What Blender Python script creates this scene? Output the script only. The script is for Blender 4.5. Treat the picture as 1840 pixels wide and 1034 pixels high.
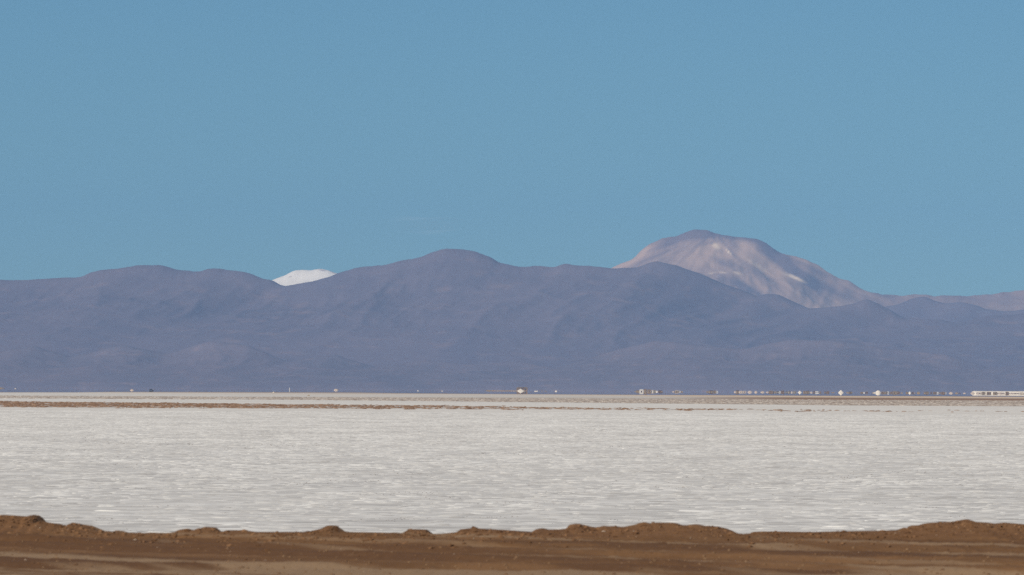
import bpy, math, random
import numpy as np
from mathutils import Vector, Matrix

for o in list(bpy.data.objects):
    bpy.data.objects.remove(o)
SC = bpy.context.scene
COL = SC.collection

# ------------------------------------------------------------------ camera
W, H = 1840.0, 1034.0
K = math.tan(math.radians(4.5)) / 920.0          # tangent per photo pixel
EYE = 3.0
PITCH = math.atan(183.6 * K)
ROLL = math.atan(0.005)
cam_d = bpy.data.cameras.new("camera")
cam_d.sensor_width = 36.0
cam_d.lens = 18.0 / math.tan(math.radians(4.5))
cam_d.clip_start = 0.5
cam_d.clip_end = 200000.0
cam_d.dof.use_dof = True
cam_d.dof.focus_distance = 6000.0
cam_d.dof.aperture_fstop = 11.0
cam = bpy.data.objects.new("camera", cam_d)
cam.location = (0, 0, EYE)
RM = Matrix.Rotation(math.pi / 2 + PITCH, 3, 'X') @ Matrix.Rotation(ROLL, 3, 'Z')
cam.rotation_euler = RM.to_euler()
COL.objects.link(cam)
SC.camera = cam
RN = np.array(RM)

# ------------------------------------------------------------------ light
SUN_EL, SUN_AZ = math.radians(42), math.radians(218)     # azimuth clockwise from +Y: behind the camera, to its left
world = bpy.data.worlds.new("World")
SC.world = world
world.use_nodes = True
wn = world.node_tree
sky = wn.nodes.new("ShaderNodeTexSky")
sky.sky_type = 'NISHITA'
sky.sun_disc = False
sky.sun_elevation = SUN_EL
sky.sun_rotation = SUN_AZ
sky.altitude = 3400
sky.air_density = 1.2
sky.dust_density = 0.0
sky.ozone_density = 3.0
bg = wn.nodes["Background"]
tint = wn.nodes.new("ShaderNodeMix"); tint.data_type = 'RGBA'; tint.blend_type = 'MULTIPLY'
tint.inputs[0].default_value = 1.0; tint.inputs[7].default_value = (0.61, 0.93, 1.11, 1)
wn.links.new(sky.outputs[0], tint.inputs[6])
wn.links.new(tint.outputs[2], bg.inputs[0])
bg.inputs[1].default_value = 0.050
sd = bpy.data.lights.new("sun", 'SUN')
sd.energy = 4.2
sd.angle = math.radians(0.5)
sd.color = (1.0, 0.905, 0.79)
sun = bpy.data.objects.new("sun", sd)
sdir = Vector((math.sin(SUN_AZ) * math.cos(SUN_EL), math.cos(SUN_AZ) * math.cos(SUN_EL), math.sin(SUN_EL)))
sun.rotation_euler = sdir.to_track_quat('Z', 'Y').to_euler()
COL.objects.link(sun)

SC.view_settings.view_transform = 'Standard'
SC.view_settings.look = 'None'
SC.view_settings.exposure = 0.0
SC.view_settings.gamma = 1.0
SC.cycles.use_denoising = False
SC.cycles.use_adaptive_sampling = False
SC.cycles.max_bounces = 6
SC.cycles.volume_bounces = 0
SC.cycles.glossy_bounces = 3

# air: density per metre and its colour
HAZE_DENSITY = 2.05e-5
HAZE_COLOR = (0.27, 0.57, 1.0)

# ------------------------------------------------------------------ helpers
def ray(px, py):
    d = RN @ np.array([(px - W / 2) * K, -(py - H / 2) * K, -1.0])
    return d

def at_y(px, py, Y):
    """world point on the ray of photo pixel (px, py) at distance Y"""
    d = ray(px, py)
    s = Y / d[1]
    return d[0] * s, Y, EYE + d[2] * s

def yh(px):
    return 696.0 + 0.005 * px

def tag(o, label=None, cat=None, group=None, kind=None):
    if label: o['label'] = label
    if cat: o['category'] = cat
    if group: o['group'] = group
    if kind: o['kind'] = kind
    return o

def mesh_obj(name, verts, faces, mat, parent=None, smooth=False, link=True):
    me = bpy.data.meshes.new(name)
    me.from_pydata([tuple(v) for v in verts], [], faces)
    me.update()
    if smooth:
        me.polygons.foreach_set("use_smooth", [True] * len(me.polygons))
    if mat: me.materials.append(mat)
    o = bpy.data.objects.new(name, me)
    COL.objects.link(o)
    o.parent = parent
    return o

def grid_obj(name, X, Y, Z, mat, smooth=True, attr=None):
    """X, Y, Z: (rows, cols) arrays"""
    r, c = X.shape
    co = np.stack([X, Y, Z], -1).reshape(-1, 3).astype(np.float32)
    me = bpy.data.meshes.new(name)
    me.vertices.add(r * c)
    me.vertices.foreach_set("co", co.ravel())
    i = np.arange(r * c).reshape(r, c)
    q = np.stack([i[:-1, :-1], i[:-1, 1:], i[1:, 1:], i[1:, :-1]], -1).reshape(-1, 4)
    n = len(q)
    me.loops.add(n * 4)
    me.loops.foreach_set("vertex_index", q.ravel().astype(np.int32))
    me.polygons.add(n)
    me.polygons.foreach_set("loop_start", (np.arange(n) * 4).astype(np.int32))
    me.polygons.foreach_set("loop_total", np.full(n, 4, np.int32))
    me.update(calc_edges=True)
    me.polygons.foreach_set("use_smooth", np.full(n, smooth))
    if attr:
        for k, v in attr.items():
            a = me.attributes.new(k, 'FLOAT', 'POINT')
            a.data.foreach_set("value", v.astype(np.float32).ravel())
    me.validate()
    me.materials.append(mat)
    o = bpy.data.objects.new(name, me)
    COL.objects.link(o)
    return o

_perm = np.random.RandomState(7).permutation(4096)
def _h(ix, iy, seed):
    return _perm[(_perm[(ix + seed * 131) & 4095] + iy + seed * 17) & 4095] / 4095.0
def vnoise(x, y, seed=0):
    x = np.asarray(x, float); y = np.asarray(y, float)
    ix = np.floor(x).astype(np.int64); iy = np.floor(y).astype(np.int64)
    fx = x - ix; fy = y - iy
    fx = fx * fx * fx * (fx * (fx * 6 - 15) + 10); fy = fy * fy * fy * (fy * (fy * 6 - 15) + 10)
    a = _h(ix, iy, seed); b = _h(ix + 1, iy, seed); c = _h(ix, iy + 1, seed); d = _h(ix + 1, iy + 1, seed)
    return (a * (1 - fx) + b * fx) * (1 - fy) + (c * (1 - fx) + d * fx) * fy * 1.0
def fbm(x, y, octv=5, seed=0, gain=0.5):
    s = 0; a = 1; t = 0
    for k in range(octv):
        s = s + a * (vnoise(x * 2 ** k, y * 2 ** k, seed + k) - 0.5); t += a; a *= gain
    return s / t * 2
def ridged(x, y, octv=5, seed=0, gain=0.55):
    s = 0; a = 1; t = 0
    for k in range(octv):
        v = 1 - np.abs(vnoise(x * 2 ** k, y * 2 ** k, seed + k) * 2 - 1)
        s = s + a * v * v; t += a; a *= gain
    return s / t
def sstep(a, b, x):
    t = np.clip((x - a) / (b - a), 0, 1)
    return t * t * (3 - 2 * t)

class NT:
    """small node-tree helper"""
    def __init__(s, name):
        s.m = bpy.data.materials.new(name); s.m.use_nodes = True
        s.t = s.m.node_tree; s.b = s.t.nodes["Principled BSDF"]
        s.b.inputs['Roughness'].default_value = 0.9
        s.b.inputs['Specular IOR Level'].default_value = 0.2
    def n(s, typ, ins=(), **kw):
        nd = s.t.nodes.new(typ)
        for k, v in kw.items(): setattr(nd, k, v)
        for k, v in (ins.items() if isinstance(ins, dict) else enumerate(ins)):
            s.put(nd.inputs[k], v)
        return nd
    def put(s, sock, v):
        if isinstance(v, bpy.types.NodeSocket): s.t.links.new(v, sock)
        elif v is not None: sock.default_value = v
    def math(s, op, a, b=None, clamp=False):
        nd = s.n("ShaderNodeMath", operation=op); nd.use_clamp = clamp
        s.put(nd.inputs[0], a)
        if b is not None: s.put(nd.inputs[1], b)
        return nd.outputs[0]
    def ramp(s, v, a, b, lo=0.0, hi=1.0, smooth=True):
        nd = s.n("ShaderNodeMapRange", interpolation_type='SMOOTHSTEP' if smooth else 'LINEAR')
        s.put(nd.inputs[0], v)
        for i, x in enumerate((a, b, lo, hi)): s.put(nd.inputs[1 + i], x)
        return nd.outputs[0]
    def mix(s, f, a, b):
        nd = s.n("ShaderNodeMix", data_type='RGBA')
        s.put(nd.inputs[0], f); s.put(nd.inputs[6], a); s.put(nd.inputs[7], b)
        return nd.outputs[2]
    def pos(s):
        return s.n("ShaderNodeNewGeometry").outputs['Position']
    def xyz(s, v):
        nd = s.n("ShaderNodeSeparateXYZ"); s.put(nd.inputs[0], v); return nd.outputs
    def scale(s, v, sc):
        nd = s.n("ShaderNodeVectorMath", operation='MULTIPLY'); s.put(nd.inputs[0], v); nd.inputs[1].default_value = sc
        return nd.outputs[0]
    def noise(s, v, scale=1.0, detail=4.0, rough=0.55, dist=0.0):
        nd = s.n("ShaderNodeTexNoise"); s.put(nd.inputs['Vector'], v)
        nd.inputs['Scale'].default_value = scale; nd.inputs['Detail'].default_value = detail
        nd.inputs['Roughness'].default_value = rough; nd.inputs['Distortion'].default_value = dist
        return nd.outputs[0]
    def attr(s, name):
        nd = s.n("ShaderNodeAttribute"); nd.attribute_name = name; return nd.outputs['Fac']
    def color(s, c): s.put(s.b.inputs['Base Color'], c)
    def bump(s, h, strength, dist):
        nd = s.n("ShaderNodeBump"); nd.inputs['Strength'].default_value = strength; nd.inputs['Distance'].default_value = dist
        s.put(nd.inputs['Height'], h); s.t.links.new(nd.outputs[0], s.b.inputs['Normal'])

def C(r, g, b): return (r, g, b, 1.0)

def plain(name, c1, c2, scale=1.0, rough=0.85):
    m = NT(name)
    co = m.n("ShaderNodeTexCoord").outputs['Object']
    m.color(m.mix(m.ramp(m.noise(co, scale, 5, 0.6), 0.35, 0.65), c1, c2))
    m.b.inputs['Roughness'].default_value = rough
    return m.m

# ------------------------------------------------------------------ materials of the land
def mat_salt():
    m = NT("salt_crust")
    p = m.pos(); x, y, z = m.xyz(p)
    u = m.math('DIVIDE', x, m.math('MAXIMUM', y, 50.0))       # bearing seen from the road, for wedge shaped mud patches
    # polygons and crust variation
    vo = m.n("ShaderNodeTexVoronoi", feature='DISTANCE_TO_EDGE')
    wob = m.n("ShaderNodeVectorMath", operation='ADD')
    nz = m.n("ShaderNodeTexNoise"); m.put(nz.inputs['Vector'], p); nz.inputs['Scale'].default_value = 0.8
    m.t.links.new(p, wob.inputs[0]); m.t.links.new(nz.outputs['Color'], wob.inputs[1])
    m.put(vo.inputs['Vector'], wob.outputs[0]); vo.inputs['Scale'].default_value = 0.42
    edge = m.ramp(vo.outputs['Distance'], 0.02, 0.13, 1.0, 0.0)
    n1 = m.noise(p, 0.9, 6, 0.65)
    n3 = m.noise(p, 0.012, 5, 0.65)
    n4 = m.noise(p, 0.0028, 4, 0.6)
    wide = m.noise(p, 0.010, 12, 0.86)
    fine = m.noise(m.scale(p, (0.35, 1.0, 1.0)), 0.55, 6, 0.78)
    s = m.math('ADD', m.math('MULTIPLY', m.math('SUBTRACT', wide, 0.5), 1.1), m.math('MULTIPLY', m.math('SUBTRACT', fine, 0.5), 3.8))
    s = m.math('ADD', s, m.math('MULTIPLY', m.math('SUBTRACT', n4, 0.5), 0.9))
    s = m.math('ADD', s, m.math('MULTIPLY', m.math('SUBTRACT', edge, 0.3), 0.4))
    f = m.ramp(s, -0.85, 0.85)
    near = m.mix(f, C(0.40, 0.39, 0.365), C(0.75, 0.745, 0.70))
    # small dark damp spots
    dk = m.math('MULTIPLY', m.ramp(m.noise(p, 0.55, 5, 0.7), 0.66, 0.74), m.ramp(m.noise(p, 0.022, 3, 0.6), 0.50, 0.64))
    near = m.mix(m.math('MULTIPLY', dk, 0.55), near, C(0.20, 0.16, 0.13))
    far = m.mix(f, C(0.52, 0.50, 0.45), C(0.78, 0.76, 0.70))
    tfar = m.ramp(m.math('ADD', y, m.math('MULTIPLY', m.math('SUBTRACT', n3, 0.5), 90.0)), 690.0, 730.0)
    c = m.mix(tfar, near, far)
    # streaky mud band on the left at about 1 to 1.35 km, thinning towards the right
    jit = m.math('MULTIPLY', m.math('SUBTRACT', m.noise(m.scale(p, (3.0, 1.0, 1.0)), 0.02, 5, 0.7), 0.5), 330.0)
    yj = m.math('ADD', y, jit)
    y0 = m.ramp(u, -0.07, 0.0, 990.0, 985.0, smooth=False)
    y1 = m.ramp(u, -0.08, 0.03, 1390.0, 1030.0, smooth=False)
    band = m.math('MULTIPLY', m.ramp(m.math('SUBTRACT', yj, y0), -30.0, 30.0), m.ramp(m.math('SUBTRACT', y1, yj), -30.0, 30.0))
    grain = m.noise(m.scale(p, (1.6, 0.5, 1.0)), 0.11, 5, 0.75)
    thr = m.ramp(u, -0.05, 0.035, 0.33, 0.56, smooth=False)
    band = m.math('MULTIPLY', band, m.ramp(m.math('SUBTRACT', grain, thr), -0.05, 0.07))
    mud = m.mix(grain, C(0.13, 0.075, 0.045), C(0.30, 0.19, 0.12))
    c = m.mix(m.math('MULTIPLY', band, 0.30), c, mud)
    # grey speckled flat between 1.4 and 2.3 km, from the middle to the right
    gy0 = m.ramp(u, -0.03, 0.05, 1700.0, 1380.0, smooth=False)
    gb = m.math('MULTIPLY', m.ramp(m.math('SUBTRACT', m.math('ADD', y, m.math('MULTIPLY', jit, 0.15)), gy0), -15.0, 15.0), m.ramp(y, 2300.0, 2900.0, 1.0, 0.45))
    gb = m.math('MULTIPLY', gb, m.ramp(u, -0.06, 0.02, 0.25, 1.0))
    g2 = m.noise(m.scale(p, (1.0, 0.3, 1.0)), 0.12, 5, 0.75)
    c = m.mix(m.math('MULTIPLY', gb, m.ramp(g2, 0.28, 0.55, 0.45, 1.0)), c, m.mix(g2, C(0.34, 0.29, 0.24), C(0.56, 0.51, 0.44)))
    # brown mud strip towards the right
    rb = m.math('MULTIPLY', m.ramp(y, 2250.0, 2380.0), m.ramp(y, 3050.0, 3250.0, 1.0, 0.0))
    rb = m.math('MULTIPLY', rb, m.ramp(m.math('ADD', u, m.math('MULTIPLY', m.math('SUBTRACT', m.noise(p, 0.01, 4, 0.7), 0.5), 0.02)), 0.018, 0.045))
    c = m.mix(m.math('MULTIPLY', rb, 0.92), c, m.mix(m.noise(p, 0.03, 4, 0.7), C(0.19, 0.10, 0.052), C(0.31, 0.19, 0.11)))
    # tan strip right before the shimmering edge, plus a thin dark rim
    tb = m.math('MULTIPLY', m.ramp(y, 3100.0, 3300.0), m.ramp(u, 0.0, 0.04, 0.25, 0.85))
    c = m.mix(tb, c, C(0.60, 0.46, 0.31))
    rim = m.ramp(y, 4150.0, 4330.0)
    c = m.mix(m.math('MULTIPLY', rim, 0.55), c, C(0.26, 0.16, 0.10))
    m.color(c)
    m.b.inputs['Roughness'].default_value = 0.8
    m.bump(m.math('ADD', n1, m.math('MULTIPLY', edge, 0.6)), 0.5, 0.05)
    return m.m

def mat_rock(name, c1, c2, c3, sc=1.0):
    m = NT(name)
    p = m.pos()
    n = m.noise(m.scale(p, (1.0, 0.5, 1.4)), 0.0016 * sc, 8, 0.62, 0.6)
    n2 = m.noise(p, 0.006 * sc, 6, 0.65)
    c = m.mix(m.ramp(n, 0.35, 0.65), c1, c2)
    c = m.mix(m.ramp(n2, 0.52, 0.72), c, c3)
    m.color(c)
    m.b.inputs['Roughness'].default_value = 1.0
    m.b.inputs['Specular IOR Level'].default_value = 0.0
    return m.m

def mat_volcano():
    m = NT("volcano_rock")
    p = m.pos()
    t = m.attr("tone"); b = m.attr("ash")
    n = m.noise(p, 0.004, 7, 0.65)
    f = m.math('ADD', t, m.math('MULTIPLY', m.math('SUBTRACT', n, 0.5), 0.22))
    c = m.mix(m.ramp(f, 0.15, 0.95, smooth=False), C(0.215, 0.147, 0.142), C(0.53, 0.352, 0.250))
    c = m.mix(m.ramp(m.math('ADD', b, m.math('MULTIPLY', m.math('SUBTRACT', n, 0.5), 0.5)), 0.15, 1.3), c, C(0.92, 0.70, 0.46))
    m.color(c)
    m.b.inputs['Roughness'].default_value = 1.0
    m.b.inputs['Specular IOR Level'].default_value = 0.0
    return m.m

def mat_snow():
    m = NT("snow")
    p = m.pos()
    n = m.noise(m.scale(p, (1.0, 1.0, 2.5)), 0.006, 6, 0.7)
    b = m.attr("bare")
    f = m.ramp(m.math('ADD', b, m.math('MULTIPLY', m.math('SUBTRACT', n, 0.5), 1.0)), 0.18, 0.75)
    m.color(m.mix(f, C(0.90, 0.82, 0.70), C(0.40, 0.31, 0.28)))
    return m.m

def mat_dirt():
    m = NT("dirt")
    p = m.pos()
    n1 = m.noise(m.scale(p, (1, 1, 1)), 0.55, 6, 0.65)
    n2 = m.noise(p, 7.0, 6, 0.7)
    n3 = m.noise(p, 45.0, 4, 0.7)
    tr = m.attr("track"); lt = m.attr("light"); bk = m.attr("berm")
    base = m.mix(m.ramp(n1, 0.32, 0.68), C(0.14, 0.070, 0.027), C(0.20, 0.106, 0.046))
    base = m.mix(m.ramp(tr, 0.35, 0.75), base, C(0.12, 0.060, 0.026))
    base = m.mix(m.ramp(m.math('ADD', lt, m.math('MULTIPLY', m.math('SUBTRACT', n1, 0.5), 0.5)), 0.3, 0.8), base, C(0.265, 0.175, 0.100))
    base = m.mix(m.math('MULTIPLY', bk, 0.65), base, m.mix(n2, C(0.12, 0.058, 0.024), C(0.24, 0.125, 0.055)))
    base = m.mix(m.ramp(n2, 0.50, 0.78, 0.0, 0.4), base, C(0.22, 0.13, 0.065))
    base = m.mix(m.ramp(n3, 0.60, 0.75, 0.0, 0.35), base, C(0.30, 0.20, 0.12))
    m.color(base)
    m.b.inputs['Roughness'].default_value = 0.95
    m.bump(m.math('ADD', n2, m.math('MULTIPLY', n3, 0.3)), 0.6, 0.03)
    return m.m

# ------------------------------------------------------------------ ground and mirage
def ground():
    xs = np.concatenate([np.linspace(-40000, -500, 20), np.linspace(-400, 400, 9), np.linspace(500, 40000, 20)])
    ys = np.concatenate([np.linspace(-4000, 0, 5), np.linspace(100, 5000, 40), np.linspace(6000, 75000, 40)])
    X, Y = np.meshgrid(xs, ys)
    tag(grid_obj("salt_flat", X, Y, X * 0, mat_salt(), smooth=False), kind='structure')

    # hot air over the flat mirrors what stands behind it: a sheet with a slightly ragged near edge
    m = NT("mirage")
    m.b.inputs['Metallic'].default_value = 1.0
    m.b.inputs['Roughness'].default_value = 0.0
    m.color(C(0.97, 0.97, 0.98))
    xs = np.linspace(-3000, 3000, 500)
    px = 920 + xs / 4400.0 / K
    dpx = np.interp(px, [-400, 0, 160, 200, 460, 650, 700, 920, 1380, 1840, 2300], [9.8, 9.4, 8.6, 7.4, 6.6, 6.4, 7.2, 7.9, 8.0, 7.9, 7.9])
    near = EYE / (dpx * K) + fbm(xs / 60, xs * 0, 4, 3) * 45
    far = np.full_like(xs, 60000.0)
    Ym = np.stack([near * (1 - t) + far * t for t in np.linspace(0, 1, 8) ** 2])
    Xm = np.stack([xs * Ym[k] / 4400.0 for k in range(8)])
    tag(grid_obj("mirage", Xm, Ym, Xm * 0 + 0.05, m.m, smooth=False), kind='structure')

# ------------------------------------------------------------------ mountains
def skyline(pts, Yr, k=1.0):
    P = np.array([at_y(x, y, Yr) for x, y in pts])
    return P[:, 0], P[:, 2]

def mountain(name, pts, Yr, Y0, back, mat, step, seed, cut=0.5, rug=3.0, expo=0.9, gx=900.0, gy=2200.0, shear=0.35, attr_fn=None, ext=900.0, ledge=0.0):
    sx, sz = skyline(pts, Yr)
    x0, x1 = sx[0] - ext, sx[-1] + ext
    xs = np.arange(x0, x1, step)
    ty = np.concatenate([np.linspace(0, 1, int((Yr - Y0) / step / 1.6)), 1 + np.linspace(0.02, 1, int(back / step / 2.5)) * back / (Yr - Y0)])
    T, X = np.meshgrid(ty, xs, indexing='ij')
    Y = Y0 + T * (Yr - Y0)
    def S(x):
        # smooth interpolation of the traced ridge
        return np.interp(x, sx, sz, left=sz[0] * 0.9, right=sz[-1] * 0.9)
    fx = np.arange(x0 - 2000, x1 + 2000, 6.0)
    fz = S(fx)
    def blur(z, w):
        k = np.hanning(int(w / 12) * 2 + 3); k /= k.sum()
        return np.convolve(np.pad(z, len(k) // 2, mode='edge'), k, mode='valid')[:len(z)]
    zb1 = blur(fz, 1400.0); zb0 = blur(fz, 36.0)
    tt = np.clip(T, 0, 1)
    w = (1 - tt)
    sh = X + shear * (Yr - Y) + 260 * fbm(X / 1500, Y / 1500, 3, seed + 30) * np.clip(w * 4, 0, 1)
    z_r = np.interp(sh, fx, zb0)
    z_b = np.interp(sh, fx, zb1)
    base = z_r * tt ** 3 + z_b * (1 - tt ** 3)
    h = base * (tt ** expo)
    r = ridged(sh / gx + 0.6 * fbm(X / 2500, Y / 2500, 2, seed + 3), Y / gy, 6, seed)
    h = h * (1 - cut * (1 - r) * np.minimum(1, w * 5) * np.minimum(1.0, 0.35 + tt))
    h = np.minimum(h, (EYE + (np.interp(X * Yr / Y, fx, zb0) - EYE) * Y / Yr) * np.where(T < 0.999, 0.995, 1.0))
    onr = np.interp(X, fx, zb0)
    k = sstep(0.93, 1.0, T)
    h = h * (1 - k) + onr * k
    # behind the ridge it falls away
    bk = np.clip((T - 1) * (Yr - Y0) / back, 0, 1)
    h = np.where(T > 1, onr * (1 - bk) ** 1.2, h)
    h = h + (6.5 * (ridged((sh + 0.4 * (Yr - Y)) / 230, Y / 700, 5, seed + 4) - 0.5) * np.minimum(1, w * 8) + rug * (fbm(X / 70, Y / 110, 5, seed + 9))) * np.clip(tt * 8, 0, 1) * (1 - bk)
    h = h + 3.2 * fbm(X / 48, Y / 300, 4, seed + 17, 0.6) * sstep(0.8, 1.0, T) * (1 - bk)
    h = np.maximum(h, 0) - 3.0 * (tt < 0.004) - 3.0 * (bk > 0.99)
    attr = attr_fn(X, Y, h) if attr_fn else None
    o = grid_obj(name, X, Y, h, mat, attr=attr)
    return tag(o, kind='structure')

MAIN = [(-260,512),(-120,506),(0,503),(40,504),(60,503),(110,500),(150,498),(160,492),(185,485),(210,483),(240,479),(265,476),(290,477),(310,482),(345,489),(360,488),(375,483),(395,483),(420,487),(445,490),(458,495),(475,502),(490,504),(505,512),(512,515),(525,512),(560,507),(590,499),(610,490),(640,482),(660,479),(690,476),(720,469),(740,466),(760,461),(775,455),(790,449),(805,446),(830,448),(845,451),(865,455),(880,462),(898,473),(915,476),(930,479),(942,480),(950,479),(965,478),(980,480),(995,481),(1005,477),(1017,475),(1035,477),(1060,478),(1080,481),(1098,483),(1110,482),(1145,481),(1160,475),(1177,470),(1195,474),(1215,477),(1240,486),(1270,496),(1300,511),(1340,524),(1360,533),(1372,530),(1388,528),(1405,532),(1430,545),(1455,555),(1475,552),(1510,551),(1530,547),(1556,538),(1575,545),(1600,558),(1626,573),(1690,575),(1720,583),(1750,573),(1780,567),(1840,564),(1900,560),(2000,566),(2100,580)]
MID = [(1380,640),(1440,610),(1500,585),(1545,566),(1590,552),(1615,548),(1640,536),(1660,533),(1680,541),(1700,546),(1720,543),(1745,547),(1755,548),(1770,556),(1800,559),(1825,560),(1840,557),(1900,552),(1980,560),(2100,575)]
FOOT = [(-260,600),(-120,620),(0,610),(60,600),(130,620),(220,598),(300,615),(380,590),(450,600),(520,630),(600,615),(680,640),(760,625),(840,632),(940,628),(1000,640),(1060,622),(1120,604),(1180,590),(1250,598),(1330,606),(1420,588),(1500,590),(1600,605),(1700,615),(1780,640),(1840,632),(1900,625),(2000,610),(2100,600)]
VOLC = [(880,560),(960,545),(1020,525),(1095,486),(1105,480),(1140,462),(1165,440),(1190,429),(1215,425),(1235,417),(1250,413),(1270,414),(1290,421),(1320,426),(1355,429),(1375,437),(1400,454),(1415,458),(1440,464),(1465,475),(1485,489),(1510,502),(1525,505),(1545,518),(1570,526),(1585,531),(1600,532),(1620,532),(1650,530),(1680,533),(1700,531),(1740,533),(1760,531),(1785,529),(1800,525),(1840,521),(1900,518),(2000,524),(2100,540)]
SNOW = [(400,560),(440,535),(470,518),(490,504),(500,500),(515,494),(530,487),(545,485),(560,486),(575,483),(590,486),(605,491),(620,497),(660,512),(700,535)]

def build_land():
    brown = mat_rock("mountain_rock", C(0.165, 0.130, 0.150), C(0.195, 0.150, 0.166), C(0.235, 0.170, 0.170))
    foot = mat_rock("foothill_rock", C(0.165, 0.130, 0.145), C(0.195, 0.148, 0.160), C(0.24, 0.172, 0.170), 1.6)
    mountain("mountain_range", MAIN, 30000.0, 27200.0, 1800.0, brown, 10.0, 11, cut=0.20, rug=3.0, gx=650.0)
    mountain("foothills", [(a, b + 22) for a, b in FOOT], 27000.0, 26000.0, 700.0, foot, 9.0, 23, cut=0.30, rug=3.0, gx=420.0, gy=900.0, expo=0.8)
    mountain("mountain_spur", MID, 33500.0, 31900.0, 1500.0, brown, 14.0, 37, cut=0.35, rug=4.0)
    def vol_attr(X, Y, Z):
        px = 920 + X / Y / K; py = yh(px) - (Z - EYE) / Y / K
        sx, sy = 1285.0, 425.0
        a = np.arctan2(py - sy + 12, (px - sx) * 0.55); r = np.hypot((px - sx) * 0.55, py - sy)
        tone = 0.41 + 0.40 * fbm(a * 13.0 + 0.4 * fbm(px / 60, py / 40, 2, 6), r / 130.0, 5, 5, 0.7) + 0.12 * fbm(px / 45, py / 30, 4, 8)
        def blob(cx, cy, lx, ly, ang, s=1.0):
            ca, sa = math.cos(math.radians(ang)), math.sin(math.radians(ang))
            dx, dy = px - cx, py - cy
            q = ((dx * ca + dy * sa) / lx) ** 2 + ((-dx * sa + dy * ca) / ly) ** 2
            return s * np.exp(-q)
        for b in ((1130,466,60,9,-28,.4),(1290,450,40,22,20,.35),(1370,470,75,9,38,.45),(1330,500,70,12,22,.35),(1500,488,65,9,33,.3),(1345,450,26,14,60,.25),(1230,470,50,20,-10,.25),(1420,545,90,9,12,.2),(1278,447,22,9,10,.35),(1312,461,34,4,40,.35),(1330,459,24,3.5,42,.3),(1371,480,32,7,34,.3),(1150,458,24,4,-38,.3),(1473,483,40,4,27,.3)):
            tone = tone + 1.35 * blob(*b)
        for b in ((1330,428,40,5,8,-.4),(1390,455,70,8,42,-.4),(1300,473,16,8,30,-.4),(1340,517,60,8,30,-.45),(1425,485,55,8,38,-.5),(1276,438,22,4,-8,-.45),(1480,515,60,6,25,-.25),(1255,425,40,9,0,-.15),(1200,436,30,8,-20,-.1),(1315,445,14,12,60,-.4),(1500,545,140,22,8,.12),(1720,540,120,14,0,-.12),(1260,420,50,10,0,-.35),(1190,440,40,12,-25,-.2)):  # slope shadows painted dark into tone; also darker summit rock, paler lower apron
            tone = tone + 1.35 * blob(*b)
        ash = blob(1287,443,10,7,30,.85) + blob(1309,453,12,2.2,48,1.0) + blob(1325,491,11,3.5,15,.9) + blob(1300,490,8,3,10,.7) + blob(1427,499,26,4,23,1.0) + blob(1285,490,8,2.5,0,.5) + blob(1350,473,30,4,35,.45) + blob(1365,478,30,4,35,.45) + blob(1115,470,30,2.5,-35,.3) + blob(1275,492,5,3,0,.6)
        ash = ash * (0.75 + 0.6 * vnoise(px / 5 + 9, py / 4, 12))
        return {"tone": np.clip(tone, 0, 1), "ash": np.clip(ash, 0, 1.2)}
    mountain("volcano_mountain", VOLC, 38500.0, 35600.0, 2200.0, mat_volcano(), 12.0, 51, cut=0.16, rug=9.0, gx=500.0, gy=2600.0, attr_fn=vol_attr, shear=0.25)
    def snow_attr(X, Y, Z):
        px = 920 + X / Y / K; py = yh(px) - (Z - EYE) / Y / K
        def blob(cx, cy, lx, ly, ang, s=1.0):
            ca, sa = math.cos(math.radians(ang)), math.sin(math.radians(ang)); dx, dy = px - cx, py - cy
            return s * np.exp(-((dx * ca + dy * sa) / lx) ** 2 - ((-dx * sa + dy * ca) / ly) ** 2)
        return {"bare": blob(578, 486, 9, 2.2, 8, .6) + blob(600, 491, 10, 1.6, 28, .6) + blob(564, 492, 5, 1.5, 0, .45) + blob(521, 498, 6, 1.6, -25, .5) + blob(500, 507, 7, .8, -30, .4) + blob(545, 505, 22, .9, -14, .35)}
    mountain("snowy_mountain", SNOW, 35500.0, 33200.0, 2200.0, mat_snow(), 10.0, 77, cut=0.10, rug=4.0, gx=500.0, attr_fn=snow_attr, ext=100.0)

# ------------------------------------------------------------------ dirt bank in the foreground
BANK = [(0,926),(20,927),(45,929),(52,927),(58,926),(64,929),(68,933),(72,938),(90,941),(103,942),(115,948),(122,949),(128,940),(140,943),(160,946),(180,955),(200,957),(207,954),(215,955),(230,959),(245,959),(310,959),(320,953),(335,951),(345,954),(355,951),(370,948),(385,949),(391,953),(397,957),(410,954),(440,954),(460,957),(545,957),(560,955),(580,951),(590,946),(600,945),(606,949),(615,955),(630,957),(725,959),(735,953),(745,952),(765,953),(777,961),(795,960),(820,957),(828,952),(838,951),(848,950),(850,946),(855,948),(862,951),(900,953),(955,957),(963,952),(972,950),(985,953),(1015,952),(1023,951),(1028,944),(1040,942),(1060,947),(1075,949),(1085,946),(1100,947),(1125,948),(1145,944),(1152,941),(1158,939),(1168,942),(1178,940),(1200,940),(1215,941),(1228,945),(1240,945),(1255,943),(1270,946),(1290,947),(1305,950),(1318,955),(1330,961),(1345,964),(1360,957),(1375,956),(1460,957),(1560,955),(1620,954),(1632,949),(1638,951),(1645,945),(1655,945),(1665,941),(1690,939),(1720,938),(1732,935),(1740,934),(1755,939),(1775,940),(1790,942),(1805,940),(1818,941),(1840,943)]
DZ = 1.40            # level of the dirt track above the salt

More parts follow.
